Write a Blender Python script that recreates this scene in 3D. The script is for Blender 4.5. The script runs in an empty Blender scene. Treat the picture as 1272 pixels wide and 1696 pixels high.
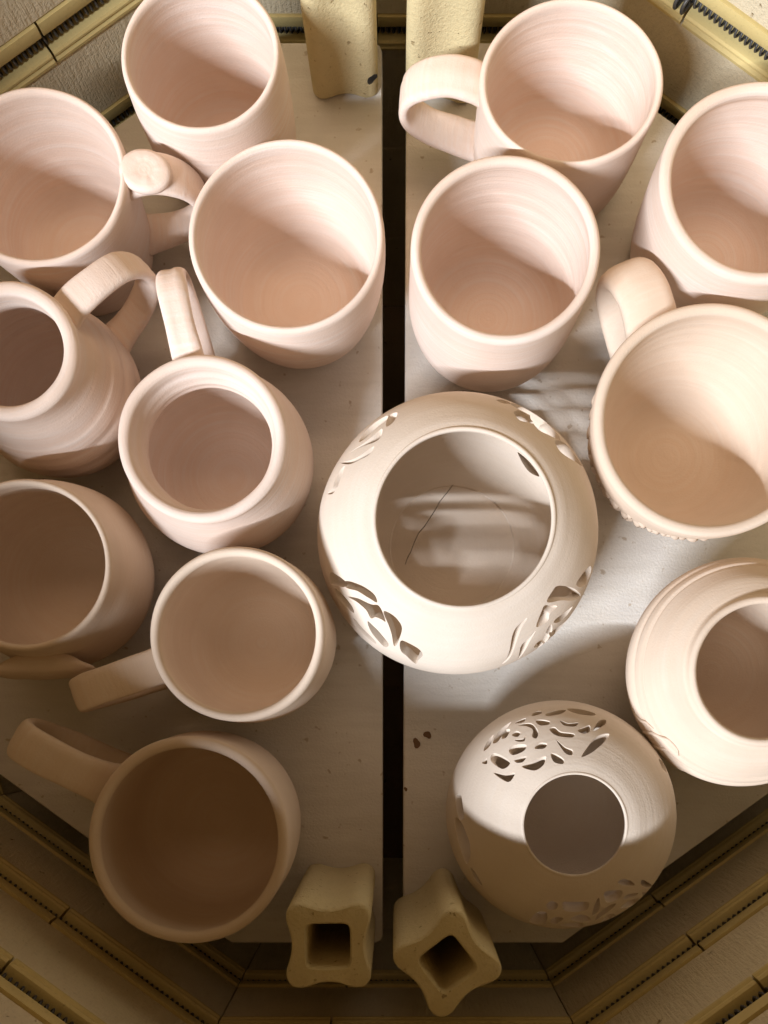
import bpy, bmesh, math, random
from mathutils import Vector, Matrix
from mathutils import noise as mnoise
C = bpy.context.scene.collection
SC = bpy.context.scene
R = math.radians
PI = math.pi
MM = 0.001
random.seed(7)

# ------------------------------------------------------------------ camera, light, exposure
# World units are metres.  Origin: the point of the shelf straight below the lens; x right, y up the picture, z up.
CAM_H = 0.5
cd = bpy.data.cameras.new('camera'); cam = bpy.data.objects.new('camera', cd); C.objects.link(cam)
cam.location = (0, 0, CAM_H); cam.rotation_euler = (0, 0, 0)
cd.sensor_fit = 'VERTICAL'; cd.sensor_height = 24.0
cd.lens = 24.0*1400/1696
cd.shift_x = -19/1696; cd.shift_y = 292/1696
cd.clip_start = 0.01; cd.clip_end = 50
SC.camera = cam

w = bpy.data.worlds.new('World'); SC.world = w; w.use_nodes = True
bg = w.node_tree.nodes['Background']
bg.inputs[0].default_value = (1.0, 0.60, 0.25, 1); bg.inputs[1].default_value = 0.145

def area(name, loc, target, sx, sy, power, col, spread=180):
    l = bpy.data.lights.new(name, 'AREA'); l.shape = 'RECTANGLE'; l.size = sx; l.size_y = sy
    l.energy = power; l.color = col; l.spread = R(spread)
    o = bpy.data.objects.new(name, l); C.objects.link(o); o.location = loc
    d = (Vector(target)-Vector(loc)).normalized()
    # keep the tube's length along x
    z = -d; x = Vector((1,0,0)); x = (x - z*x.dot(z)).normalized(); y = z.cross(x)
    o.rotation_euler = Matrix((x,y,z)).transposed().to_euler()
    return o
# the room's fluorescent tube, overhead and behind the photographer's left shoulder
area('fluorescent_tube', (-1.65, -1.61, 2.0), (0,0.1,0), 1.35, 0.05, 155, (0.935, 0.985, 1.065))
# broad warm fill added over the kiln's back to brighten the upper pots
area('warm_fill', (-0.02, 0.43, 0.60), (-0.02,0.27,0), 0.75, 0.16, 0.28, (1.0, 0.69, 0.45), 62)

SC.view_settings.view_transform = 'Standard'; SC.view_settings.look = 'None'
SC.view_settings.exposure = 0; SC.view_settings.gamma = 1
SC.cycles.max_bounces = 12; SC.cycles.diffuse_bounces = 4

# ------------------------------------------------------------------ helpers
def link(name, me, mat=None, parent=None, smooth=True, sharp=None):
    o = bpy.data.objects.new(name, me); C.objects.link(o)
    if mat and not me.materials: me.materials.append(mat)
    if parent: o.parent = parent
    if smooth:
        me.polygons.foreach_set('use_smooth', [True]*len(me.polygons))
        if sharp: me.set_sharp_from_angle(angle=R(sharp))
    return o
def mesh_of(name, V, F):
    me = bpy.data.meshes.new(name); me.from_pydata(V, [], F); me.update(); return me
def fix_normals(me):
    bm = bmesh.new(); bm.from_mesh(me); bmesh.ops.recalc_face_normals(bm, faces=bm.faces); bm.to_mesh(me); bm.free()
def tag(o, label, cat, group=None, kind=None):
    if label: o['label'] = label
    if cat: o['category'] = cat
    if group: o['group'] = group
    if kind: o['kind'] = kind
    return o
def thing(name, label, cat, loc, group=None):
    o = bpy.data.objects.new(name, None); C.objects.link(o); o.location = loc
    o.empty_display_size = 0.02
    return tag(o, label, cat, group)
def cr(P, n=6):
    P = [tuple(map(float, p)) for p in P]; out = []
    for i in range(len(P)-1):
        p0 = P[max(i-1,0)]; p1 = P[i]; p2 = P[i+1]; p3 = P[min(i+2,len(P)-1)]
        for k in range(n):
            t = k/n
            out.append(tuple(.5*(2*b+(c-a)*t+(2*a-5*b+4*c-d)*t*t+(3*b-a-3*c+d)*t**3) for a,b,c,d in zip(p0,p1,p2,p3)))
    out.append(P[-1]); return out

# ------------------------------------------------------------------ materials
def newmat(name):
    m = bpy.data.materials.new(name); m.use_nodes = True
    nt = m.node_tree; b = nt.nodes['Principled BSDF']; return m, nt, b
def N(nt, t, **k):
    n = nt.nodes.new(t)
    for a, v in k.items(): setattr(n, a, v)
    return n
def mixc(nt, fac, a, b, mode='MIX'):
    n = N(nt, 'ShaderNodeMix', data_type='RGBA', blend_type=mode)
    for sock, v in ((n.inputs[0], fac), (n.inputs[6], a), (n.inputs[7], b)):
        if hasattr(v, 'links') or hasattr(v, 'is_linked'): nt.links.new(v, sock)
        else: sock.default_value = v if not isinstance(v, tuple) else (v+(1,) if len(v)==3 else v)
    return n.outputs[2]
def ramp(nt, val, a, b):
    n = N(nt, 'ShaderNodeMapRange'); nt.links.new(val, n.inputs[0]); n.inputs[1].default_value = a; n.inputs[2].default_value = b
    return n.outputs[0]
def noise_tex(nt, vec, scale, detail=4, rough=.55):
    n = N(nt, 'ShaderNodeTexNoise'); n.inputs['Scale'].default_value = scale; n.inputs['Detail'].default_value = detail
    n.inputs['Roughness'].default_value = rough
    nt.links.new(vec, n.inputs['Vector']); return n.outputs['Fac']

def clay(name, base, streak, streak_amt=.5, ring_bump=.25, speck=.0):
    """Unglazed fired clay: turning streaks round the axis, faint blotches, fine tooth."""
    m, nt, b = newmat(name)
    tc = N(nt, 'ShaderNodeTexCoord'); P = tc.outputs['Object']
    oi = N(nt, 'ShaderNodeObjectInfo')
    sx = N(nt, 'ShaderNodeSeparateXYZ'); nt.links.new(P, sx.inputs[0])
    ln = N(nt, 'ShaderNodeVectorMath', operation='LENGTH')
    cx = N(nt, 'ShaderNodeCombineXYZ'); nt.links.new(sx.outputs[0], cx.inputs[0]); nt.links.new(sx.outputs[1], cx.inputs[1])
    nt.links.new(cx.outputs[0], ln.inputs[0])
    # ring coordinate: radius and height, bent a little by position so streaks start and stop
    cv = N(nt, 'ShaderNodeCombineXYZ')
    nt.links.new(ln.outputs['Value'], cv.inputs[0]); nt.links.new(sx.outputs[2], cv.inputs[1])
    sc = N(nt, 'ShaderNodeVectorMath', operation='MULTIPLY'); nt.links.new(cv.outputs[0], sc.inputs[0]); sc.inputs[1].default_value = (420, 420, 1)
    p2 = N(nt, 'ShaderNodeVectorMath', operation='MULTIPLY'); nt.links.new(P, p2.inputs[0]); p2.inputs[1].default_value = (18, 18, 18)
    ad = N(nt, 'ShaderNodeVectorMath', operation='ADD'); nt.links.new(sc.outputs[0], ad.inputs[0]); nt.links.new(p2.outputs[0], ad.inputs[1])
    ad2 = N(nt, 'ShaderNodeVectorMath', operation='ADD'); nt.links.new(ad.outputs[0], ad2.inputs[0])
    rv = N(nt, 'ShaderNodeVectorMath', operation='SCALE'); rv.inputs[0].default_value = (37, 11, 23); nt.links.new(oi.outputs['Random'], rv.inputs['Scale'])
    nt.links.new(rv.outputs[0], ad2.inputs[1])
    ring = noise_tex(nt, ad2.outputs[0], 1.0, 5, .6)
    adp = N(nt, 'ShaderNodeVectorMath', operation='ADD'); nt.links.new(P, adp.inputs[0]); nt.links.new(rv.outputs[0], adp.inputs[1])
    blot = noise_tex(nt, adp.outputs[0], 30, 3)
    fine = noise_tex(nt, adp.outputs[0], 900, 3)
    mk = N(nt, 'ShaderNodeMath', operation='MULTIPLY'); nt.links.new(ramp(nt, ring, .42, .66), mk.inputs[0]); mk.inputs[1].default_value = streak_amt
    c1 = mixc(nt, mk.outputs[0], base, streak)
    c2 = mixc(nt, ramp(nt, blot, .3, .8), c1, tuple(x*.93 for x in base))
    k = N(nt, 'ShaderNodeMath', operation='MULTIPLY'); nt.links.new(ramp(nt, fine, .62, .8), k.inputs[0]); k.inputs[1].default_value = .25+speck
    c3 = mixc(nt, k.outputs[0], c2, tuple(x*.7 for x in base))
    nt.links.new(c3, b.inputs['Base Color'])
    b.inputs['Roughness'].default_value = .95; b.inputs['Specular IOR Level'].default_value = .1
    b1 = N(nt, 'ShaderNodeBump'); b1.inputs['Strength'].default_value = ring_bump; b1.inputs['Distance'].default_value = .0006
    nt.links.new(ring, b1.inputs['Height'])
    b2 = N(nt, 'ShaderNodeBump'); b2.inputs['Strength'].default_value = .4; b2.inputs['Distance'].default_value = .0003
    nt.links.new(fine, b2.inputs['Height']); nt.links.new(b1.outputs[0], b2.inputs['Normal'])
    nt.links.new(b2.outputs[0], b.inputs['Normal'])
    return m

M_PINK  = clay('pink_clay', (.815,.655,.550), (.84,.745,.68), .75, .5)
M_CREAM = clay('cream_clay', (.755,.645,.535), (.78,.69,.60), .5, .3)
M_BUFF  = clay('buff_clay', (.755,.605,.475), (.78,.67,.56), .55, .35)

def shelf_mat():
    m, nt, b = newmat('kiln_wash')
    P = N(nt, 'ShaderNodeTexCoord').outputs['Object']
    st = N(nt, 'ShaderNodeVectorMath', operation='MULTIPLY'); nt.links.new(P, st.inputs[0]); st.inputs[1].default_value = (14, 90, 10)
    brush = noise_tex(nt, st.outputs[0], 1.6, 5, .6)
    bl = noise_tex(nt, P, 18, 4); fi = noise_tex(nt, P, 700, 3); sp = noise_tex(nt, P, 160, 2)
    c = mixc(nt, ramp(nt, brush, .3, .75), (.755,.71,.645), (.66,.61,.54))
    c = mixc(nt, ramp(nt, bl, .45, .8), c, (.66,.62,.575))
    c = mixc(nt, ramp(nt, sp, .67, .73), c, (.50,.42,.33))
    nt.links.new(c, b.inputs['Base Color']); b.inputs['Roughness'].default_value = .88; b.inputs['Specular IOR Level'].default_value = .2
    bu = N(nt, 'ShaderNodeBump'); bu.inputs['Strength'].default_value = .55; bu.inputs['Distance'].default_value = .0006
    mx = N(nt, 'ShaderNodeMath', operation='ADD'); nt.links.new(brush, mx.inputs[0]); nt.links.new(fi, mx.inputs[1])
    nt.links.new(mx.outputs[0], bu.inputs['Height']); nt.links.new(bu.outputs[0], b.inputs['Normal'])
    return m
M_WASH = shelf_mat()

def brick_mat(name, base, dark, pit_scale, pit_lo, bump, streaky=0, rough=.9):
    m, nt, b = newmat(name)
    P = N(nt, 'ShaderNodeTexCoord').outputs['Object']
    oi = N(nt, 'ShaderNodeObjectInfo')
    rv = N(nt, 'ShaderNodeVectorMath', operation='SCALE'); rv.inputs[0].default_value = (31, 17, 5); nt.links.new(oi.outputs['Random'], rv.inputs['Scale'])
    ad = N(nt, 'ShaderNodeVectorMath', operation='ADD'); nt.links.new(P, ad.inputs[0]); nt.links.new(rv.outputs[0], ad.inputs[1]); Q = ad.outputs[0]
    bl = noise_tex(nt, Q, 22, 5); fi = noise_tex(nt, Q, 520, 4, .65); pit = noise_tex(nt, Q, pit_scale, 3)
    c = mixc(nt, ramp(nt, bl, .3, .75), base, tuple(x*.86 for x in base))
    pm = ramp(nt, pit, pit_lo, pit_lo+.07)
    c = mixc(nt, pm, c, dark)
    c = mixc(nt, ramp(nt, fi, .55, .85), c, tuple(x*.75 for x in base))
    nt.links.new(c, b.inputs['Base Color']); b.inputs['Roughness'].default_value = rough; b.inputs['Specular IOR Level'].default_value = .2
    hsum = N(nt, 'ShaderNodeMath', operation='SUBTRACT'); nt.links.new(fi, hsum.inputs[0]); nt.links.new(pm, hsum.inputs[1])
    h = hsum.outputs[0]
    if streaky:
        st = N(nt, 'ShaderNodeVectorMath', operation='MULTIPLY'); nt.links.new(Q, st.inputs[0]); st.inputs[1].default_value = (520, 60, 60)
        s = noise_tex(nt, st.outputs[0], 1, 4, .6)
        a2 = N(nt, 'ShaderNodeMath', operation='MULTIPLY_ADD'); nt.links.new(s, a2.inputs[0]); a2.inputs[1].default_value = streaky; nt.links.new(h, a2.inputs[2]); h = a2.outputs[0]
    bu = N(nt, 'ShaderNodeBump'); bu.inputs['Strength'].default_value = bump; bu.inputs['Distance'].default_value = .0012
    nt.links.new(h, bu.inputs['Height']); nt.links.new(bu.outputs[0], b.inputs['Normal'])
    return m
M_BRICK  = brick_mat('soft_firebrick', (.76,.655,.46), (.36,.27,.15), 120, .70, .75, 1.2)
M_HOLDER = brick_mat('smooth_ceramic', (.70,.56,.25), (.40,.30,.15), 150, .72, .12, 0, .6)
M_POST   = brick_mat('post_ceramic', (.70,.59,.34), (.38,.28,.14), 260, .66, .6, 0, .9)
def plain(name, col, rough=.6, metal=0):
    m, nt, b = newmat(name)
    P = N(nt, 'ShaderNodeTexCoord').outputs['Object']; f = noise_tex(nt, P, 400, 3)
    nt.links.new(mixc(nt, f, col, tuple(x*.7 for x in col)), b.inputs['Base Color'])
    b.inputs['Roughness'].default_value = rough; b.inputs['Metallic'].default_value = metal; return m
M_COIL = plain('oxidised_wire', (.085,.08,.075), .5, .25)
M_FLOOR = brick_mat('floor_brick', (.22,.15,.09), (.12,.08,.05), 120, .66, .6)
M_STEEL = plain('steel_jacket', (.55,.55,.55), .35, 1)
M_STAIN = plain('brown_stain', (.20,.11,.055), .9)
M_BLACK = plain('black_slag', (.03,.03,.03), .3)

# ------------------------------------------------------------------ the kiln
KC = Vector((0, .1157, 0)); APO = .300; NS = 10
TAN = math.tan(PI/NS)
GROOVES = [-.036, .042, .120]
WALL_BOT, WALL_TOP = -.420, .217
kiln = thing('kiln', 'open electric kiln of yellow firebrick with dark heating coils in grooves', 'kiln', (KC.x, KC.y, 0))

def wall_piece(name, prof, t0, t1, mit0, mit1, gap=.0004):
    """Profile (depth outward from the inner face, z) in mm swept along one side from t0 to t1 (m); ends mitred at the corners."""
    V = []; n = len(prof)
    for t, mit, sgn in ((t0, mit0, 1), (t1, mit1, -1)):
        for d, z in prof:
            tt = (-sgn*((APO+d*MM)*TAN) + sgn*gap) if mit else t + sgn*gap
            V.append((tt, d*MM, z*MM))
    F = [tuple(range(n-1, -1, -1)), tuple(range(n, 2*n))]
    for i in range(n):
        j = (i+1) % n; F.append((i, j, n+j, n+i))
    me = mesh_of(name, V, F); fix_normals(me)
    return me
def side_matrix(i):
    a = PI/2 - i*2*PI/NS            # outward normal of side i, clockwise from the top of the picture
    nrm = Vector((math.cos(a), math.sin(a), 0)); tan = Vector((math.sin(a), -math.cos(a), 0))
    return Matrix(((tan.x, nrm.x, 0, nrm.x*APO), (tan.y, nrm.y, 0, nrm.y*APO), (0,0,1,0), (0,0,0,1)))
L2 = APO*TAN
holder_prof = [(-1.4,14.2),(-1.6,12.5),(-1.2,6.6),(-.3,5.2),(1.0,4.8),(13,4.6),(13,-4.6),(.8,-4.8),(-1.0,-5.4),(-1.8,-6.6),(-1.8,-7.8),(-1.1,-8.6),
               (-.6,-9.0),(-1.3,-9.6),(-2.0,-10.6),(-1.8,-12.4),(-.6,-13.4),(22,-13.4),(22,14.2)]
def bevel_ring(d0, d1, z0, z1, c=.9):
    return [(d0, z0+c), (d0+c, z0), (d1, z0), (d1, z1), (d0+c, z1), (d0, z1-c)]
band_edges = [WALL_BOT*1000] + sum(([g*1000-13.6, g*1000+14.4] for g in GROOVES), []) + [WALL_TOP*1000]
brick_me = []
band_edges = [band_edges[0], -280.2, -279.8, -150.2] + [-149.8] + band_edges[1:]
NB = len(band_edges)//2
for k in range(NB):
    z0, z1 = band_edges[2*k], band_edges[2*k+1]
    brick_me.append(wall_piece('firebrick', bevel_ring(0, 64, z0, z1), -L2, L2, True, True))
# a backing course behind the holders closes the wall
back_me = [wall_piece('backing', [(22.4, g*1000-13.5), (64, g*1000-13.5), (64, g*1000+14.3), (22.4, g*1000+14.3)], -L2, L2, True, True) for g in GROOVES]
def coil_mesh(r=.0030, wr=.00075, pitch=.0034, half=L2+.001, seg=12, ns=5):
    V = []; F = []; turns = int(2*half/pitch); n = turns*seg
    for i in range(n+1):
        th = 2*PI*i/seg; t = -half + pitch*i/seg
        c = Vector((t, math.cos(th)*r, math.sin(th)*r)); e1 = Vector((0, math.cos(th), math.sin(th))); e2 = Vector((1,0,0))
        for k in range(ns):
            f = 2*PI*k/ns; V.append(c + e1*math.cos(f)*wr + e2*math.sin(f)*wr)
    for i in range(n):
        for k in range(ns):
            a = i*ns+k; b = i*ns+(k+1) % ns; F.append((a, b, b+ns, a+ns))
    return mesh_of('element_coil', [tuple(v) for v in V], F)
coil_me = coil_mesh()
splits = {0:-.012, 1:-.026, 9:-.021, 6:.001, 4:.0127, 5:.03}
for i in range(NS):
    Mx = side_matrix(i)
    for k in range(NB):
        o = link('brick', brick_me[k], M_BRICK, kiln, smooth=False); o.matrix_local = Mx
    for k, g in enumerate(GROOVES):
        o = link('backing_brick', back_me[k], M_BRICK, kiln, smooth=False); o.matrix_local = Mx
        s = splits.get(i, random.uniform(-.03,.03)) + (.005 if k % 2 else 0)
        pr = [(d, z+g*1000) for d, z in holder_prof]
        for me in (wall_piece('element_holder', pr, -L2, s, True, False), wall_piece('element_holder', pr, s+.0006, L2, False, True)):
            o = link('element_holder', me, M_HOLDER, kiln, smooth=True, sharp=32); o.matrix_local = Mx
        o = link('element_coil', coil_me, M_COIL, kiln); o.matrix_local = Mx @ Matrix.Translation((0, .0044, g-.0005))
# hooked wire end where the coil leaves the wall, upper right side
def tube(pts, r, ns=8, closed=False):
    V = []; F = []; P = [Vector(p) for p in pts]; n = len(P)
    for i, p in enumerate(P):
        t = (P[min(i+1,n-1)]-P[max(i-1,0)]).normalized()
        u = t.orthogonal().normalized() if i == 0 else (u - t*u.dot(t)).normalized()
        v = t.cross(u); rr = r[i] if isinstance(r, (list,tuple)) else r
        for k in range(ns):
            f = 2*PI*k/ns; V.append(tuple(p + u*math.cos(f)*rr + v*math.sin(f)*rr))
    for i in range(n-1):
        for k in range(ns):
            a = i*ns+k; b = i*ns+(k+1) % ns; F.append((a, b, b+ns, a+ns))
    F += [tuple(range(ns-1,-1,-1)), tuple(range((n-1)*ns, n*ns))]
    return V, F
for dt in (-.0015, .0032):
    V, F = tube(cr([(dt,.008,.0035),(dt-.0006,-.001,.0042),(dt-.001,-.0042,.0005),(dt-.0004,-.003,-.0035),(dt,.004,-.003)], 6), .0011)
    o = link('wire_hook', mesh_of('wire_hook', V, F), M_COIL, kiln); o.matrix_local = side_matrix(1) @ Matrix.Translation((-.025, 0, GROOVES[1]))
# steel jacket round the bricks and the brick floor
V = []; F = []
for q, (rad, z) in enumerate(((.3655,-.46),(.3655,.214),(.3675,.214),(.3675,-.46))):
    for i in range(NS):
        a = PI/2 - (i+.5)*2*PI/NS; rr = rad/math.cos(PI/NS); V.append((rr*math.cos(a), rr*math.sin(a), z))
for q in range(4):
    for i in range(NS):
        j = (i+1) % NS; F.append((q*NS+i, q*NS+j, ((q+1)%4)*NS+j, ((q+1)%4)*NS+i))
me = mesh_of('steel_jacket', V, F); fix_normals(me); link('steel_jacket', me, M_STEEL, kiln, smooth=False)
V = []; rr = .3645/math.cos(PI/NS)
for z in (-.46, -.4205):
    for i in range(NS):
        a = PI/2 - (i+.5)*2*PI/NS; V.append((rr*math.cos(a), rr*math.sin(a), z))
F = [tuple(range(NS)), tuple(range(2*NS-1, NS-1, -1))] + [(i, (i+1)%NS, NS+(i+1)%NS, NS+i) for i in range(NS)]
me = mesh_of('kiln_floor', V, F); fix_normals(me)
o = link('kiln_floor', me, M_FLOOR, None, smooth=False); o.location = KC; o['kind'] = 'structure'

# ------------------------------------------------------------------ half shelves
def half_shelf(sign, x_in_top, x_in_bot, shift):
    ap = .2664; rc = ap/math.cos(PI/NS)
    pts = [(rc*math.cos(R(a))+shift, rc*math.sin(R(a))) for a in (72, 36, 0, -36, -72)]
    poly = [(x_in_bot+.004, -ap), ] + pts[::-1] + [(x_in_top+.005, ap), (x_in_top+.0015, ap-.0015), (x_in_top, ap-.005), (x_in_bot, -ap+.004), (x_in_bot+.0012,-ap+.0012)]
    bm = bmesh.new()
    vs = [bm.verts.new((sign*x, y, -.016)) for x, y in poly]
    f = bm.faces.new(vs)
    r = bmesh.ops.extrude_face_region(bm, geom=[f])
    bmesh.ops.translate(bm, verts=[v for v in r['geom'] if isinstance(v, bmesh.types.BMVert)], vec=(0,0,.016))
    bmesh.ops.recalc_face_normals(bm, faces=bm.faces)
    ed = [e for e in bm.edges if abs(e.verts[0].co.z-e.verts[1].co.z) < 1e-6]
    bmesh.ops.bevel(bm, geom=ed, offset=.0012, segments=3, affect='EDGES', profile=.5)
    me = bpy.data.meshes.new('kiln_shelf'); bm.to_mesh(me); bm.free()
    return me
GS = 'half round kiln shelves'
sl = link('kiln_shelf', half_shelf(-1, .0079, .0075, .0105), M_WASH, None, True, 30)
sl.location = KC; tag(sl, 'white coated half round kiln shelf on the left of the black gap', 'kiln shelf', GS)
sr = link('kiln_shelf', half_shelf(1, .0064, .0043, .0125), M_WASH, None, True, 30)
sr.location = KC; tag(sr, 'white coated half round kiln shelf with two brown spots, right of the black gap', 'kiln shelf', GS)
def blot(x, y, r, par, mat, name='brown_spot', n=14, h=.00045):
    V = [(x, y, h)]; ph = random.uniform(0, 6)
    for k in range(n):
        a = 2*PI*k/n; q = r*(1+.22*math.sin(2*a+ph)+.13*math.sin(3*a+2*ph)); V.append((x+q*math.cos(a)*.85, y+q*math.sin(a), .0002))
    return link(name, mesh_of(name, V, [(0, 1+k, 1+(k+1)%n) for k in range(n)]), mat, par)
blot((690-655)/2800, (1140-1231)/2800-KC.y, .0027, sr, M_STAIN)
blot((708-655)/2800, (1140-1217)/2800-KC.y, .0024, sr, M_STAIN)
blot((672-655)/2800, (1140-1307)/2800-KC.y, .0012, sr, M_STAIN)

# ------------------------------------------------------------------ posts
def post_mesh(hw, h, hole=.0105, lobe=1.0):
    """Square post with hollowed sides, rounded corner lobes and a rounded square bore."""
    rc = .0062
    base = []
    for q in range(4):
        m = 17
        for k in range(m):                          # one hollowed face, then a quarter-round corner
            x = -(hw-rc) + 2*(hw-rc)*k/(m-1); u = x/(hw-rc)
            base.append((q, hw - .0027*lobe*(max(0, 1-(u/.86)**2))**1.3, -x))
        for k in range(1, 7):
            f = PI/2*k/7; base.append((q, hw-rc+rc*math.cos(f), -(hw-rc)-rc*math.sin(f)))
    base = [(x*math.cos(-q*PI/2)-y*math.sin(-q*PI/2), x*math.sin(-q*PI/2)+y*math.cos(-q*PI/2)) for q, x, y in base]
    NO = len(base); ang = [math.atan2(y, x) for x, y in base]
    def outline(z, off):
        return [(x*(1-off/hw), y*(1-off/hw), z) for x, y in base]
    def bore(z, off=0):
        out = []
        for a in ang:
            c, s = math.cos(a), math.sin(a); p = 7
            r = hole/((abs(c)**p+abs(s)**p)**(1/p)); out.append(((r+off)*c, (r+off)*s, z))
        return out
    rings = [outline(.0006,.0012), outline(.0018,.0002)] + [outline(h*t,0) for t in (.2,.4,.6,.8)] + [outline(h-.0020,.0001), outline(h-.0008,.0005), outline(h,.0016), bore(h,.0010), bore(h-.0012), bore(h*.5), bore(.0006)]
    n = NO; V = [v for r in rings for v in r]; F = []
    for i in range(len(rings)):
        j = (i+1) % len(rings)
        for k in range(n):
            l = (k+1) % n; F.append((i*n+k, i*n+l, j*n+l, j*n+k))
    V2 = []
    for x, y, z in V:                                # faint unevenness of a pressed ceramic post
        q = mnoise.noise(Vector((x*90, y*90, z*40)))*.00025
        V2.append((x*(1+q*20), y*(1+q*20), z))
    me = mesh_of('kiln_post', V2, F); fix_normals(me); return me
GP = 'square hollow kiln posts'
def post(x, y, rot, hw, h, label):
    o = link('kiln_post', post_mesh(hw, h), M_POST, None, True, 40)
    o.location = (x, y, .0002); o.rotation_euler = (0, 0, R(rot)); return tag(o, label, 'kiln post', GP)
p1 = post(-.0298, .3670, 1.5, .0195, .145, 'tall yellow kiln post with a black speck near its foot, top of left shelf')
p2 = post(.0263, .3650, -2, .0200, .145, 'tall yellow kiln post behind the looped mug handle, top of right shelf')
p3 = post(-.0322, -.1235, 0.5, .0205, .095, 'square yellow kiln post with its square hole facing up, beside the shadowed mug')
p4 = post(.0250, -.1320, 37, .0205, .095, 'yellow kiln post turned diagonally beside the small pierced globe')
V = []
o = blot(0, 0, .0034, p1, M_BLACK, 'black_speck', 12, .0012); o.rotation_euler = (R(90), 0, R(20)); o.location = (.0158, -.0186, .016)

# ------------------------------------------------------------------ thrown pots
def lathe(prof, seg=144, oval=(1,1), wob=.006, ph=0.0, spiral=0.0, pitch=.0045, inner_from=None, tilt=0):
    """prof: (r, z) in mm from the foot's centre out, up over the rim and down to the inner floor's centre."""
    V = []; F = []; idx = []; n = len(prof)
    zmax = max(p[1] for p in prof)
    for i, (r, z) in enumerate(prof):
        if r < .01:
            V.append((0, 0, z*MM)); idx.append(None if False else [len(V)-1]); continue
        row = []
        for k in range(seg):
            a = 2*PI*k/seg; rr = r*MM
            if spiral and inner_from is not None and i >= inner_from:
                fz = max(0, min(1, (zmax-4-z)/6.0))*max(0, min(1, r/12-.3))
                q = z*MM/pitch + a/(2*PI)
                rr += spiral*fz*(math.sin(2*PI*q)+.6*math.sin(2*PI*q*.43+ph)+.5*mnoise.noise(Vector((math.cos(a)*2, math.sin(a)*2, z*.5+ph))))*.5
            g = 1 + wob*(math.sin(2*a+ph)+.5*math.sin(3*a+2.1*ph))*min(1, z/20+.3)
            dz = z*MM*(1+.004*math.sin(a+ph)+.003*math.sin(3*a+ph*1.7))
            g += .005*mnoise.noise(Vector((math.cos(a)*1.6+ph*7, math.sin(a)*1.6, z*.035)))
            dz += .0005*mnoise.noise(Vector((math.cos(a)*2.2+ph*5, math.sin(a)*2.2, 3.1)))*min(1, max(0, z/zmax-.4)*2)
            V.append((rr*g*math.cos(a)*oval[0], rr*g*math.sin(a)*oval[1], dz)); row.append(len(V)-1)
        idx.append(row)
    for i in range(n-1):
        A, B = idx[i], idx[i+1]
        if len(A) == 1:
            for k in range(seg): F.append((A[0], B[k], B[(k+1)%seg]))
        elif len(B) == 1:
            for k in range(seg): F.append((A[(k+1)%seg], A[k], B[0]))
        else:
            for k in range(seg): l = (k+1)%seg; F.append((A[k], B[k], B[l], A[l]))
    return V, F
def pot_profile(outer, inner, h, n=7):
    """outer: foot to rim; inner: rim to floor; a rounded lip joins them at height h."""
    o = cr(outer, n); i = cr(inner, n)
    ro, zo = o[-1]; ri, zi = i[0]; c = ((ro+ri)/2, max(zo, zi)); rad = (ro-ri)/2
    lip = []
    for k in range(1, 10):
        a = PI*k/10; lip.append((c[0]+rad*math.cos(a), c[1]+(h-c[1])*math.sin(a)))
    f0 = outer[0][0]
    foot = [(0, 1.2), (f0*.55, 1.2), (f0-4, 1.0), (f0-2.5, .15), (f0-1, 0)]
    prof = foot + o + lip + i
    return prof, len(foot)+len(o)+len(lip)-1
def pot_mesh(outer, inner, h, n=7, **k):
    prof, inn = pot_profile(outer, inner, h, n)
    V, F = lathe(prof, inner_from=inn, **k)
    me = mesh_of('body', V, F); fix_normals(me); return me
def at(cx, cy, h):
    """Where a rim centre seen at (cx, cy) stands when the rim is h mm above the shelf."""
    s = 1400/(500-h); return ((cx-655)/s*MM, (1140-cy)/s*MM, .0002)
def sweep(path, ang, groove=.0, n=7, pw=2.6, ns=28, lines=()):
    """Strap handle: path of (radial, z, width, thickness[, sideways]) in mm in the upright plane at angle ang."""
    P = cr(path, n); V = []; F = []
    ca, sa = math.cos(R(ang)), math.sin(R(ang)); m = len(P)
    for i, p in enumerate(P):
        r, z, wd, th = p[:4]; sd = p[4] if len(p) > 4 else 0
        a, b = P[max(i-1,0)], P[min(i+1,m-1)]
        tr, tz = b[0]-a[0], b[1]-a[1]; L = math.hypot(tr, tz) or 1; tr /= L; tz /= L
        nr, nz = tz, -tr
        if i == 0: s0 = 1
        # outward side of the strap: away from the loop's middle
        nr, nz = -nr, -nz
        for k in range(ns):
            f = 2*PI*k/ns; c, s = math.cos(f), math.sin(f)
            x = wd/2*math.copysign(abs(c)**(2/pw), c); y = th/2*math.copysign(abs(s)**(2/pw), s)
            if s > 0:
                y -= groove*math.exp(-(x/(wd*.13))**2)
                for lx in lines: y -= .35*math.exp(-((x-lx*wd)/(wd*.05))**2)
            u_ = mnoise.noise(Vector((i*.13+ang, x*.22, y*.1)))*.55 + mnoise.noise(Vector((i*.03+ang, x*.9, 2+(s>0))))*.22
            y += u_*.8*(1 if s > 0 else -1)*abs(s); x += mnoise.noise(Vector((i*.11+ang, 5.0, c)))*.6
            rr = r+nr*y; zz = z+nz*y; q = x+sd
            V.append(((rr*ca-q*sa)*MM, (rr*sa+q*ca)*MM, zz*MM))
    for i in range(m-1):
        for k in range(ns):
            a = i*ns+k; b = i*ns+(k+1)%ns; F.append((a, b, b+ns, a+ns))
    F += [tuple(range(ns-1,-1,-1)), tuple(range((m-1)*ns, m*ns))]
    me = mesh_of('handle', V, F); fix_normals(me); return me
GM = 'unglazed clay mugs and pots on the kiln shelves'

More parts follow.
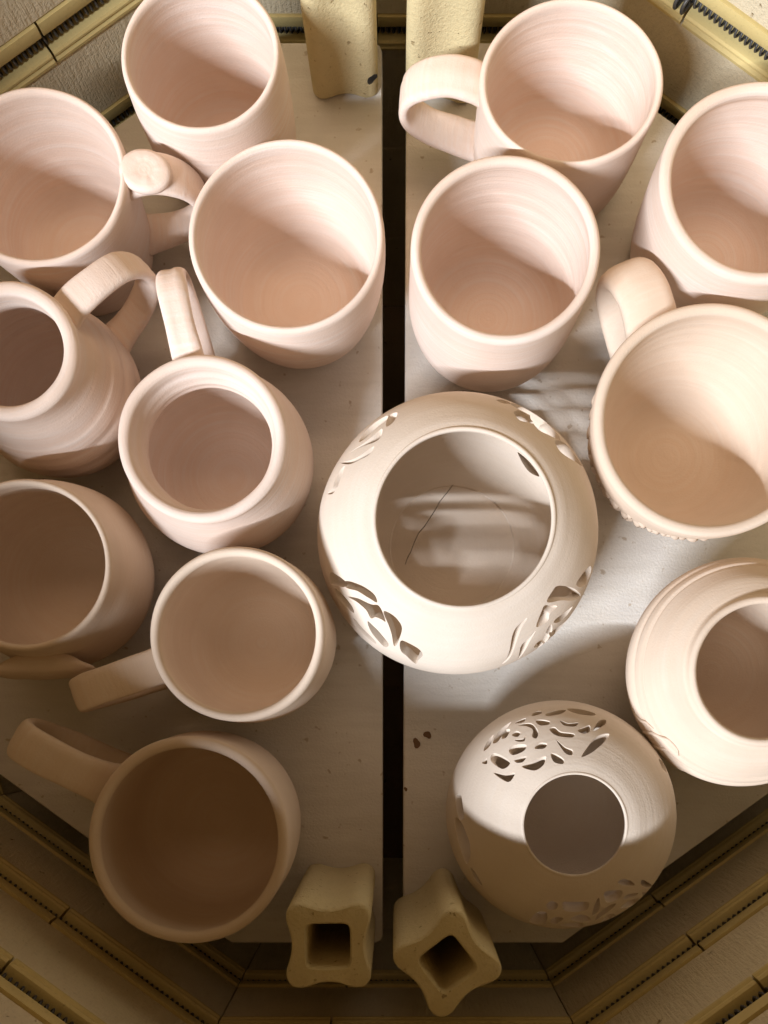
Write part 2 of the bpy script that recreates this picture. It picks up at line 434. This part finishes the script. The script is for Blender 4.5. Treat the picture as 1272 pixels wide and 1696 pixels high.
def cup(name, cat, label, pos, outer, inner, h, mat, **k):
    o = link(name, pot_mesh(outer, inner, h, **k), mat); o.location = pos
    return tag(o, label, cat, GM)
def mug(label, pos, outer, inner, h, mat, handles, name='mug', cat='mug', **k):
    t = thing(name, label, cat, pos, GM)
    link('body', pot_mesh(outer, inner, h, **k), mat, t)
    hs = []
    for kw in handles: hs.append(link('handle', sweep(**kw), mat, t, True, 50))
    return t, hs

# A: tall cup, top left
cup('cup', 'cup', 'handleless pink clay cup at the top left, next to the tall kiln post', at(331,88,88),
    [(32,0),(35,4),(38.5,16),(40,40),(40.2,62),(39.5,78),(39,85)], [(35.3,85),(35.6,78),(36.6,58),(36.4,36),(34,16),(28,8),(14,6.2),(0,6)], 88,
    M_PINK, ph=1.1, spiral=.0003, pitch=.011)
# C: wide cup left of the gap
cup('cup', 'cup', 'wide pale pink cup without handle standing against the left of the black gap', at(474.5,390,80),
    [(32,0),(36,4),(42,15),(46,32),(48.4,50),(49,66),(48.9,77)], [(44.8,77),(45,68),(45,50),(42.8,32),(37.5,16),(30,9),(16,7),(0,6.6)], 80,
    M_PINK, ph=2.3, spiral=.0004, pitch=.006, wob=.004)
# J: ringed cup right of the gap
cup('cup', 'cup', 'pink cup with fine throwing rings inside, just right of the black gap', at(838,411,86),
    [(36,0),(41.3,4),(44.8,14),(46.6,30),(46.8,52),(46.6,70),(46.7,83)], [(41.4,83),(41.8,80),(43.2,76),(43.2,55),(42,32),(38.5,15),(31,8),(16,6.4),(0,6)], 86,
    M_PINK, ph=.4, spiral=.0005, pitch=.0052, wob=.003)
# K: cup at the right edge
cup('cup', 'cup', 'pink cup cut by the right edge of the photo, above the wide bowl mug', at(1263,299,86),
    [(38,0),(42,5),(45.5,18),(48,40),(49.8,62),(50.2,83)], [(44,83),(44.5,80),(46.3,76),(46,60),(44.5,40),(41,18),(33,9),(16,7),(0,6.6)], 86,
    M_PINK, ph=3.0, spiral=.0004, pitch=.0068)
# B: mug with thumb rest
t, hs = mug('pink mug at the left edge with a round thumb rest on its handle', at(60,291,80),
    [(34,0),(36.5,4),(39,16),(41,34),(43,52),(44.6,68),(45,77)], [(41,77),(41,70),(40,52),(38,34),(35,16),(29,8.5),(14,6.6),(0,6.4)], 80,
    M_PINK, [dict(path=[(43.2,71,22,6.5),(50,73.5,21,7),(61,72,20.5,7),(70,65,20,6.5),(75,52,19,6.5),(72.5,37,18,6.5),(63,27,18,6.5),(52,22,19,7),(42,19.5,22,7),(38.5,19,24,7)], ang=5, groove=.5)],
    ph=.8, spiral=.0003, pitch=.009)
V, F = lathe([(0,-3.5),(8,-3.5),(10.6,-1.5),(11.2,.6),(10.6,2.4),(8.5,3.4),(5,3.1),(0,2.8)], 40, (1.16,.98), .02, 1)
th = link('thumb_rest', mesh_of('thumb_rest', V, F), M_PINK, hs[0]); th.location = (.0535, .0035, .0766); th.rotation_euler = (0, R(6), R(-5))
# D: narrow necked jug
mug('round jug with narrow neck and arched handle at the left edge', at(11,579,95),
    [(30,0),(35,4),(42,17),(44.6,26),(45.8,33),(45.0,38),(45.2,44),(44.4,49),(43.0,52.5),(42.8,57),(41,62.5),(39.4,65),(36.5,73),(33.8,79),(33,85),(33.9,92)], [(26.5,92),(26.4,86),(27,80),(31,72),(38,58),(41,44),(40,30),(35,15),(27,8),(14,6.4),(0,6)], 95,
    M_PINK, [dict(path=[(32,83,19,7),(42,85.5,18,7),(56,85,17,7),(69,80,16.5,6.5),(77,68,16.5,6.5),(76,53,16,6.5),(66,42,16,6.5),(54,36,17,7),(43.5,33,20,7)], ang=43, lines=(-.2,.12))],
    name='jug', cat='jug', ph=1.9, spiral=.0003, pitch=.008, wob=.008)
# E: bellied mug with white rim
mug('bellied mug with thick pale rim and upright handle, in the middle of the left shelf', at(334,725,85),
    [(30,0),(36,4),(45,16),(49.6,32),(49.8,44),(46.5,58),(42.8,70),(41.4,78),(41.8,82)], [(35.6,82),(34.6,76),(32.6,70),(32.8,62),(38,52),(44,42),(44.5,30),(40,15),(31,8),(15,6.4),(0,6)], 85,
    M_PINK, [dict(path=[(37.5,68,17,7),(47,74,16,7),(60,78,15.5,7),(76,79,15,7),(87,73,15,7),(91,60,15,6.5),(84,44,15,6.5),(70,33,15,6.5),(57,27,16,7),(47,24,18,7)], ang=102, groove=.55)],
    ph=2.7, spiral=.0005, pitch=.006, wob=.004)
# F: bellied mug at the left edge
mug('rounded buff mug at the left edge with flat clay lug below its rim', at(40,935,82),
    [(30,0),(36,4),(45,16),(50,32),(50.4,42),(48,58),(44.5,70),(43,79)], [(39.4,79),(40.4,70),(44,58),(46.2,42),(45.6,31),(41,16),(32,8.5),(16,6.8),(0,6.4)], 82,
    M_BUFF, [dict(path=[(45,64,30,6),(48.6,65.5,44,6),(51.4,63,52,6),(53.2,57,52,6),(53.0,50,46,6),(49.5,46,34,6)], ang=-88)],
    ph=.2, spiral=.00025, pitch=.007, wob=.004)
# G: mug with level strap handle
mug('mug with wide level strap handle pointing left, beside the big pierced vessel', at(392.5,1050,85),
    [(30,0),(36,4),(42,16),(44.8,32),(45.4,48),(44.6,62),(43.6,74),(43.4,81.5)], [(38.4,81.5),(39.4,76),(40.6,62),(41.4,48),(41,32),(38,16),(30,8.5),(15,6.6),(0,6.2)], 85,
    M_BUFF, [dict(path=[(42.8,70.5,20,6.5),(49,72,19,6.5),(62,74,18.5,6),(77,75,18,6),(86,73,18,6),(89,67,17.5,6),(87.5,58,17,6),(78,45,17,6),(64,33,17,6.5),(52,27,18,7),(42.5,24,20,7)], ang=200, pw=4)],
    ph=1.4, spiral=.0002, pitch=.007, wob=.003)
# H: large shadowed mug
mug('large wide mug in shadow at the lower left, handle pointing up and left', at(312,1392,84),
    [(36,0),(42,4),(47.5,18),(49.8,38),(50.2,56),(49.6,68),(49.6,81)], [(43.8,81),(44.6,76),(45.6,66),(46,54),(45.4,38),(43,18),(35,9),(18,7),(0,6.6)], 84,
    M_BUFF, [dict(path=[(48.6,65,27,6.5),(55,70,22,7),(68,77,20,6.5),(84,81,20,6.5),(95,80,20,6.5),(101,73,19.5,6.5),(100,60,19,6.5),(90,44,18,6.5),(74,32,18,6.5),(60,26,19,7),(47,22,22,7)], ang=150, pw=3.2)],
    ph=2.0, spiral=.0002, pitch=.007, oval=(1.0,1.04), wob=.003)
# I: mug with looped handle, top right
mug('pink mug at the top right with a looped handle in front of the kiln post', at(947,135,76),
    [(36,0),(39.5,4),(42,16),(43,32),(43.4,48),(43.6,62),(44.2,73)], [(40.4,73),(40.2,66),(39.6,52),(38.6,32),(36,16),(29,8.5),(14,6.6),(0,6.2)], 76,
    M_PINK, [dict(path=[(44.2,64,22,6.5),(50,67,22,7.5),(62,67.5,21.5,7),(75,62,21.5,7),(83,52,21,7),(82,38,20,7),(71,28,20,7),(56,23,21,7),(46,20,22,7),(39,19,24,7)], ang=172, lines=(-.28,.25))],
    ph=.9, spiral=.0003, pitch=.008, oval=(1.045,.965), wob=.004)
# L: wide bowl mug with carved band
lt, hs = mug('wide bowl shaped mug with carved leafy band and thick rounded handle', at(1179,694,78),
    [(30,0),(34,4),(41,16),(48,30),(53,44),(56.5,58),(58.6,70),(58.8,75)], [(52.8,75),(52.6,68),(51,58),(47,44),(42,30),(36,17),(28,9.5),(14,7),(0,6.6)], 78,
    M_BUFF, [dict(path=[(57.5,57.5,29,12),(65,62,28,12),(76,64.5,28,12),(88,60,27,12),(93,50,26,12),(90,39,26,12),(78,31,26,12),(62,25,26,11),(46,21,27,10)], ang=114, pw=2.3)],
    ph=1.2, spiral=.0002, pitch=.007, wob=.003)
for k in range(120):                                     # embossed leaves of the band
    a = 2*PI*k/120 + random.uniform(-.02,.02); row = k % 3
    z = (40,47,54)[row]+random.uniform(-2,2); r = 51.4+(z-42)*.27
    V, F = lathe([(0,-1.2),(2.6,-.8),(3.4,.2),(2.2,1.3),(0,1.9)], 9)
    tw = random.uniform(.4,1.1)*(1 if row else -1); s = random.uniform(.6,1.0)
    M0 = Matrix.Rotation(a,4,'Z') @ Matrix.Translation((r*MM,0,z*MM)) @ Matrix.Rotation(PI/2-.25,4,'Y') @ Matrix.Rotation(tw,4,'Z') @ Matrix.Diagonal((2.0*s,.9*s,1.0,1))
    o = link('carved_leaf', mesh_of('carved_leaf', [tuple(M0 @ Vector(v)) for v in V], F), M_BUFF, lt)
# M: round pot with narrow mouth
M_OUT = [(32,0),(39,5),(49,17),(57,34),(60,45),(60.8,51),(60,54.5),(58.6,56),(58.2,57.6),(57,60),(55.2,61),(54.4,62.4),(48,70),(41.5,74),(38.8,75.2),(37.8,77.5)]
mt, hs = mug('round shouldered pot with narrow mouth and carved swirl at the right edge', (.1840, .0087, .0002),
    M_OUT, [(33.6,77.5),(34,75),(37,72),(44,66),(52.5,56),(55.5,46),(52.5,33),(44,17),(35,9),(17,7),(0,6.6)], 80,
    M_BUFF, [], name='pot', cat='pot', ph=.6, wob=.003)
def on_prof(prof, z):
    for (r0,z0),(r1,z1) in zip(prof, prof[1:]):
        if z0 <= z <= z1: return r0+(r1-r0)*(z-z0)/(z1-z0+1e-9)
    return prof[-1][0]
mc = cr(M_OUT, 8)
def ridge(pts, rad):
    P = []
    for a, z in cr(pts, 8):
        r = on_prof(mc, z)+.1; P.append((r*math.cos(R(a))*MM, r*math.sin(R(a))*MM, z*MM))
    n = len(P); return tube(P, [rad*MM*(.35+.65*math.sin(PI*min(1,max(0,(i+.5)/n)))) for i in range(n)], 8)
for pts, rad in (([(198,47),(203,52),(208,57),(211,59)],.9), ([(217,42),(212,49),(212.5,55),(217,60),(224,61.5),(230,60)],1.1), ([(219,48),(221,53),(225,57)],1.1), ([(224,42),(232,47),(240,49)],.9)):
    V, F = ridge(pts, rad); link('carved_swirl', mesh_of('carved_swirl', V, F), M_BUFF, mt)

# ------------------------------------------------------------------ pierced vessels
# openings cut through the clay: (azimuth in degrees, height in mm) round each opening
BIG_HOLES = [
    [(207.3,74),(208.5,77.2),(212.3,80.6),(216.3,82.2),(219.2,82.4),(221.1,81.4),(217.9,80.3),(213.1,78.1),(209.9,74.7)],
    [(214.4,72.4),(217.3,76),(222.1,78.7),(224.3,80.5),(227.2,79.8),(230.1,77.7),(228.5,77.3),(226.3,76.3),(225.3,74.5),(222.2,75.5),(217.9,74.6)],
    [(230.5,80.4),(233.3,81.4),(236.7,81.1),(239.5,79.3),(240.5,74.3),(240.2,70),(237.6,74.5),(234.7,77.5)],
    [(244,72.1),(247.2,72.7),(250.9,71.7),(252.6,69.2),(251.7,64.9),(251.5,60.1),(248.1,64.6),(245.5,66.9)],
    [(200.1,66.4),(202.2,70.5),(206.2,73.5),(206.8,71.4),(205,67.6),(202.8,62.3)],
    [(227.2,70.1),(229.7,70.3),(232.9,69.7),(237,67.1),(236.5,62.9),(233.4,64.6),(229.9,67)],
    [(221.6,62.9),(225.5,62.3),(230.8,61.3),(232.1,58.6),(227.9,57.9),(224,59.3)],
    [(207.1,64.5),(210.7,67.7),(215.1,68.6),(217.2,66.9),(213.7,64.7),(209.5,62.5)],
    [(318.9,80.9),(322.9,82),(326.3,81.4),(329.3,75.7),(330.2,70.2),(330.3,65.6),(326.9,70.3),(323.4,76.5)],
    [(307.9,76),(313.7,80.8),(316,79.3),(318.2,76.5),(314.5,76.6),(312.6,74.6)],
    [(289.3,59.9),(291.7,68.5),(294.2,76.6),(297.2,79.8),(301.9,80.6),(297.8,77.4),(294.2,71.2),(291.6,63.2)],
    [(296.4,56.4),(297.3,67.9),(300.8,70.7),(304,72.1),(300.9,68.6),(298.6,63.3)],
    [(315.5,69.2),(318.4,69),(324,65.2),(321,63.9),(317.2,65.8)],
    [(312.5,57.3),(315.3,59.4),(322.3,49.5),(322.5,49.5),(318.4,48.6),(315.1,47.6)],
    [(303.7,58.1),(305.7,61.8),(309.5,56.6),(308.5,51)],
    [(334.3,72.7),(339.1,71.2),(342.3,67.8),(341.2,63.4),(337.5,63.8),(334.6,68.8)],
    [(144.6,72.1),(140.7,75.6),(136.3,77.4),(132,78.1),(134.7,81),(137.8,80.4),(140.4,77.5)],
    [(150.6,69.2),(149.5,74.8),(146.4,79.1),(141.5,81.6),(145,82.2),(148.1,80),(150.8,75.9)],
    [(164.3,67.4),(162.6,70),(159.7,70.3),(156.7,70.9),(154.7,72.6),(158.7,73.6),(162.7,73.1),(164.6,71.2)],
    [(126.9,78.4),(122.9,73.4),(120.5,75),(123.8,78.7)],
    [(138.3,71.7),(133.2,69.4),(129.2,69.6),(125.4,71.5),(127,74.2),(130.5,74),(135.7,73.9)],
    [(63.8,78.9),(62.5,75.7),(59,75.3),(55.4,78.1),(57.9,80.4),(60.8,81.4)],
    [(56.4,74.4),(53.5,72.2),(49.3,69.4),(42.6,73.1),(46.4,77),(50.9,79.1)],
    [(39.8,76.9),(37.8,71.8),(33.4,70.3),(28.4,68.7),(31.7,75.3),(35.6,78.5)],
    [(73.5,72.8),(70.5,69.7),(68.3,71.5),(71,73.9)],
    [(65.8,71),(62.5,65),(57.1,63.3),(51.1,63.3),(53.9,70.4),(60.2,72.2)],
    [(53.7,18),(50.5,18.2),(46.1,17.9),(39.6,16.8),(44,14.8),(49.4,15.7)],
    [(39.5,27.6),(37.6,28.9),(33,29.5),(28.4,28.7),(26.5,26.4),(28.4,24.5),(33,24.5),(37.6,26)],
    [(56.5,27.6),(54.6,28.9),(50,29.5),(45.4,28.7),(43.5,26.4),(45.4,24.5),(50,24.5),(54.6,26)],
    [(73.5,27.6),(71.6,28.9),(67,29.5),(62.4,28.7),(60.5,26.4),(62.4,24.5),(67,24.5),(71.6,26)],
    [(46.5,34.6),(44.6,35.9),(40,36.5),(35.4,35.7),(33.5,33.4),(35.4,31.5),(40,31.5),(44.6,33)],
    [(63.5,34.6),(61.6,35.9),(57,36.5),(52.4,35.7),(50.5,33.4),(52.4,31.5),(57,31.5),(61.6,33)],
    [(79.5,34.6),(77.6,35.9),(73,36.5),(68.4,35.7),(66.5,33.4),(68.4,31.5),(73,31.5),(77.6,33)],
    [(37.5,41.6),(35.6,42.9),(31,43.5),(26.4,42.7),(24.5,40.4),(26.4,38.5),(31,38.5),(35.6,40)],
    [(54.5,41.6),(52.6,42.9),(48,43.5),(43.4,42.7),(41.5,40.4),(43.4,38.5),(48,38.5),(52.6,40)],
    [(71.5,41.6),(69.6,42.9),(65,43.5),(60.4,42.7),(58.5,40.4),(60.4,38.5),(65,38.5),(69.6,40)],
    [(306,50),(306.5,58),(309,65),(312,68),(311.5,62),(309,54)],
    [(213,41.6),(211.1,42.5),(207.7,41.9),(205,39.6),(205,36.4),(207.3,34.7),(210.3,36.1),(212.6,39.3)],
    [(226.2,32.9),(225.6,35.2),(223.1,38),(219.9,39.1),(217.8,37.1),(218.1,33.9),(220.9,32),(224.4,31.8)],
    [(237.8,40.1),(235.9,40.6),(232.6,39.5),(230.1,36.9),(230.2,33.9),(232.5,32.7),(235.4,34.5),(237.5,37.8)],
    [(217.4,19.2),(217.2,21.4),(215.4,24.5),(212.8,26.1),(210.6,24.8),(210.4,21.9),(212.6,19.5),(215.6,18.6)],
    [(233,22.5),(231.4,23.6),(228.3,23.9),(225.6,22.4),(225,19.5),(226.8,17.5),(229.7,18.1),(232.2,20.4)],
    [(304,41.6),(302.1,42.5),(298.7,41.9),(296,39.6),(296,36.4),(298.3,34.7),(301.3,36.1),(303.6,39.3)],
    [(317.2,32.9),(316.6,35.2),(314.1,38),(310.9,39.1),(308.8,37.1),(309.1,33.9),(311.9,32),(315.4,31.8)],
    [(328.8,40.1),(326.9,40.6),(323.6,39.5),(321.1,36.9),(321.2,33.9),(323.5,32.7),(326.4,34.5),(328.5,37.8)],
    [(308.4,19.2),(308.2,21.4),(306.4,24.5),(303.8,26.1),(301.6,24.8),(301.4,21.9),(303.6,19.5),(306.6,18.6)],
    [(324,22.5),(322.4,23.6),(319.3,23.9),(316.6,22.4),(316,19.5),(317.8,17.5),(320.7,18.1),(323.2,20.4)],
    [(136,41.6),(134.1,42.5),(130.7,41.9),(128,39.6),(128,36.4),(130.3,34.7),(133.3,36.1),(135.6,39.3)],
    [(149.2,32.9),(148.6,35.2),(146.1,38),(142.9,39.1),(140.8,37.1),(141.1,33.9),(143.9,32),(147.4,31.8)],
    [(160.8,40.1),(158.9,40.6),(155.6,39.5),(153.1,36.9),(153.2,33.9),(155.5,32.7),(158.4,34.5),(160.5,37.8)],
    [(140.4,19.2),(140.2,21.4),(138.4,24.5),(135.8,26.1),(133.6,24.8),(133.4,21.9),(135.6,19.5),(138.6,18.6)],
    [(156,22.5),(154.4,23.6),(151.3,23.9),(148.6,22.4),(148,19.5),(149.8,17.5),(152.7,18.1),(155.2,20.4)]]
SMALL_HOLES = [
    [(108,58.8),(105.6,57.8),(103.3,58.8),(103.8,60.2),(108,60.3)],
    [(100.4,60.9),(91,59.7),(93.6,62.2),(100.5,62.7)],
    [(88.7,58.5),(82.7,58.2),(75.2,59.2),(76.4,61.4),(83.3,62.1),(88.1,60.5)],
    [(94.7,66.1),(90.6,67.5),(85,67),(87.5,68.7),(93.1,68.3)],
    [(107.9,63.7),(104.8,64.1),(101.2,65.8),(102.8,67),(107,66.2)],
    [(102.2,69.2),(99,68.8),(96.3,70.7),(88.7,71.5),(90.2,72.6),(97,72.2),(100.8,71.1)],
    [(85.4,70.3),(81.8,68.9),(78.3,67.6),(78.2,70),(81.9,71.1)],
    [(75.3,69.2),(72.7,63.9),(68.9,61.8),(69.3,64.9)],
    [(82.4,77.4),(78.9,75.1),(73.1,71.3),(66.2,68.7),(67.6,72),(74.3,75.7)],
    [(100.3,73.3),(96,75.2),(90.7,76.1),(91.9,77.2),(96.9,76.5)],
    [(107.4,76.3),(103.4,76.8),(99.1,78.2),(101.5,78.8),(107.5,78.1)],
    [(131.3,75.5),(123.4,76),(113.2,76.4),(117.5,77.8),(126.1,77.8)],
    [(116.3,73.4),(111.8,72.6),(107.9,73.5),(111,74.3)],
    [(132,72.9),(125.1,74),(129,74.6),(132.4,73.8)],
    [(130.5,69.4),(126,69.3),(120.7,71.3),(124.4,72.3),(130.6,71.4)],
    [(142.4,67),(138.5,65.7),(136.3,69),(136.1,72.3),(142.2,71.7)],
    [(147.5,70.6),(144.7,73.2),(139.4,75.1),(147.4,75.1)],
    [(117.4,62.5),(111.4,64.1),(109.8,68.5),(112.4,70.5),(114.2,69.4),(112,67.2),(114.1,64.7)],
    [(123.5,65),(120.5,64.4),(119.2,66.2),(121.9,66.8)],
    [(123.8,67.5),(119.8,68.7),(117.8,68.2),(119.8,69.7),(122.7,68.9)],
    [(128.9,63),(124.8,60.6),(122.8,62),(126.6,64.1)],
    [(133.7,61.4),(126.9,58.4),(120.1,57.9),(125.4,60.9),(131.5,62.9)],
    [(140.5,60.7),(135.4,58.2),(131.5,58.1),(136,61.3)],
    [(146.5,64),(143,64.5),(145.4,66.1)],
    [(118.3,60),(113.7,59.7),(112.4,60.4),(114.7,61.7)],
    [(307.5,75.5),(311.3,75.6),(314.7,73.9),(315.3,70.9),(310.1,73.3)],
    [(319.9,69.6),(321.7,67.2),(321.7,58.4),(318.2,66.1)],
    [(295.2,75.1),(303.9,73.6),(306,71.9),(301.7,70.3),(294.3,71.7)],
    [(304.3,68.8),(308.8,69.1),(313.7,65.3),(310.2,65.3)],
    [(315.6,63),(317.8,55.7),(315.1,55.7)],
    [(253.3,72.2),(255.3,73.8),(260,73.4),(260.1,71.6),(256.4,70.6)],
    [(263.7,73.3),(265.1,74.4),(279.5,74.1),(281.3,72.6),(278.1,71),(267.1,71.3)],
    [(283.4,67.5),(285.9,72.3),(289.6,74),(287.7,69.2)],
    [(285.6,63),(287.4,66.9),(294,69.3),(298.8,68.5),(294.5,66.5),(289,64.8)],
    [(301.2,64.2),(306.7,65.3),(312,61.1),(308.9,55.7),(303.2,61.9)],
    [(251.3,57.8),(250.4,66.7),(255.1,68.8),(257.3,65.7),(257.7,60.3)],
    [(260,64.2),(261.6,67.3),(266.1,67.2),(264.8,64.4),(263.3,62.4)],
    [(271.2,66.7),(275.9,69.1),(281.7,66.6),(281.3,64)],
    [(266.4,62.1),(272.2,64.2),(278.3,62.4),(277.4,57.8),(270.9,60.6)],
    [(289,58.7),(292.8,63.4),(296.6,60.3),(293.8,55.1)],
    [(169.7,56.8),(168.3,60.4),(178,63.3),(179.5,60.6)],
    [(180.9,57.6),(183.3,62.4),(192.7,64.7),(200.3,62.9),(203.8,58.6),(194.9,58.6)],
    [(207.3,60.2),(210.4,61.7),(217.6,61),(215.3,59.1)],
    [(32.2,58.7),(27.8,54.2),(24.7,58.2),(28.4,60.6)],
    [(14.9,53.1),(8.1,53.8),(0.5,54.4),(6.8,56.7)]]
def pierce(name, outer, inner, h, holes, mat, depth, taper, slits=(), grow=1.0):
    prof, inn = pot_profile(outer, inner, h, 9)
    V, F = lathe(prof, 180, wob=.002, ph=.7, inner_from=inn, spiral=.00012, pitch=.005)
    me = mesh_of(name, V, F); fix_normals(me)
    oc = cr(outer, 12)
    def pt(a, z):
        zs = max(oc[0][1], min(oc[-1][1], z)); r = on_prof(oc, zs)
        r2 = on_prof(oc, min(zs+.8, oc[-1][1])); r1 = on_prof(oc, max(zs-.8, 0))
        nr, nz = 1.6, (r1-r2); L = math.hypot(nr, nz); nr /= L; nz /= L
        ca, sa = math.cos(R(a)), math.sin(R(a))
        return Vector((r*ca, r*sa, zs)), Vector((nr*ca, nr*sa, nz))
    CV = []; CF = []
    for hpoly in holes:
        pts = hpoly+hpoly[:3]; n0 = len(hpoly); P = []
        cl = [hpoly[-1]]+hpoly+hpoly[:2]
        full = []
        for i in range(1, n0+1):                        # closed, softened outline
            p0, p1, p2, p3 = cl[i-1], cl[i], cl[i+1], cl[i+2] if i+2 < len(cl) else cl[2]
            for q in range(4):
                t = q/4; full.append(tuple(.5*(2*b+(c-a)*t+(2*a-5*b+4*c-d)*t*t+(3*b-a-3*c+d)*t**3) for a,b,c,d in zip(p0,p1,p2,p3)))
        ps = [pt(*q) for q in full]; n = len(ps)
        cen = sum((p for p, _ in ps), Vector())/n; nm = sum((v for _, v in ps), Vector()).normalized()
        b0 = len(CV)
        for lev, sc in ((2.0, grow*1.22), (0, grow), (-2.4, grow*.88), (-depth, grow*taper)):
            for p, v in ps:
                CV.append(tuple((cen + (p-cen)*sc + nm*lev + (nm*0))*MM))
        CV.append(tuple((cen+nm*2.6)*MM)); CV.append(tuple((cen-nm*(depth+.5))*MM)); ct, cb = len(CV)-2, len(CV)-1
        for l in range(3):
            for k in range(n):
                m_ = (k+1) % n; CF.append((b0+l*n+k, b0+(l+1)*n+k, b0+(l+1)*n+m_, b0+l*n+m_))
        for k in range(n):
            m_ = (k+1) % n; CF.append((ct, b0+k, b0+m_)); CF.append((cb, b0+3*n+m_, b0+3*n+k))
    for line, wd in slits:                              # a drying crack right through the floor
        for (x0,y0),(x1,y1) in zip(line, line[1:]):
            d = Vector((x1-x0, y1-y0, 0)); d.normalize(); pp = Vector((-d.y, d.x, 0))*wd; b0 = len(CV); e = d*.25
            for z in (-1, 8):
                for q in (Vector((x0,y0,z))-pp-e, Vector((x0,y0,z))+pp-e, Vector((x1,y1,z))+pp+e, Vector((x1,y1,z))-pp+e): CV.append(tuple(q*MM))
            for f in ((0,1,2,3),(7,6,5,4),(0,4,5,1),(1,5,6,2),(2,6,7,3),(3,7,4,0)): CF.append(tuple(b0+i for i in f))
    cm = mesh_of('cutter', CV, CF); fix_normals(cm)
    o = link(name, me, mat, None, False)
    co = bpy.data.objects.new('cutter', cm); C.objects.link(co)
    md = o.modifiers.new('cut', 'BOOLEAN'); md.operation = 'DIFFERENCE'; md.solver = 'EXACT'; md.use_self = True; md.object = co
    dg = bpy.context.evaluated_depsgraph_get(); dg.update()
    res = bpy.data.meshes.new_from_object(o.evaluated_get(dg)); res.name = name
    o.modifiers.clear(); o.data = res
    bpy.data.objects.remove(co); bpy.data.meshes.remove(cm)
    res.polygons.foreach_set('use_smooth', [True]*len(res.polygons)); res.set_sharp_from_angle(angle=R(32))
    print(name, len(res.polygons))
    return o
big = pierce('pierced_vessel', [(47,0),(56,6),(68.5,21),(74.8,42),(71,64),(61,79),(50.5,88),(44.5,91)],
    [(42.2,90.6),(43,88.5),(49,83.5),(58.6,75.5),(66.6,62),(70,43),(64,22.5),(50,11),(38,7.2),(36.4,6.8),(35.6,6.0),(34,6.0),(16,6),(0,6)], 92,
    BIG_HOLES, M_CREAM, 11, .80, grow=1.32,
    slits=[([(.5,36.5),(-3.0,32.0),(-7,27),(-9.5,22.5),(-13,17),(-16,12.5),(-19.5,8.5),(-22,3),(-24,-2.5),(-26,-6),(-27.2,-10)], .2)])
big.location = (.0330, .0822, .0002)
tag(big, 'big round pierced vessel with carved flower cutouts straddling the black gap', 'vessel', 'pierced clay vessels')
small = pierce('pierced_globe', [(30,0),(40,5),(53,17),(60,32),(61.2,43),(57.5,58),(47.5,69.5),(34,77.5),(26.4,80)],
    [(25.0,79.8),(25.8,77.4),(32,74.8),(44,66.6),(52.5,55),(56,43),(54,30),(46,16),(36,9),(20,7),(0,6.8)], 80.4,
    SMALL_HOLES, M_CREAM, 9, .74, grow=1.08)
small.location = (.0890, -.0678, .0002)
tag(small, 'small pierced clay globe with round mouth and rose cutouts, lower right beside the turned post', 'globe', 'pierced clay vessels')
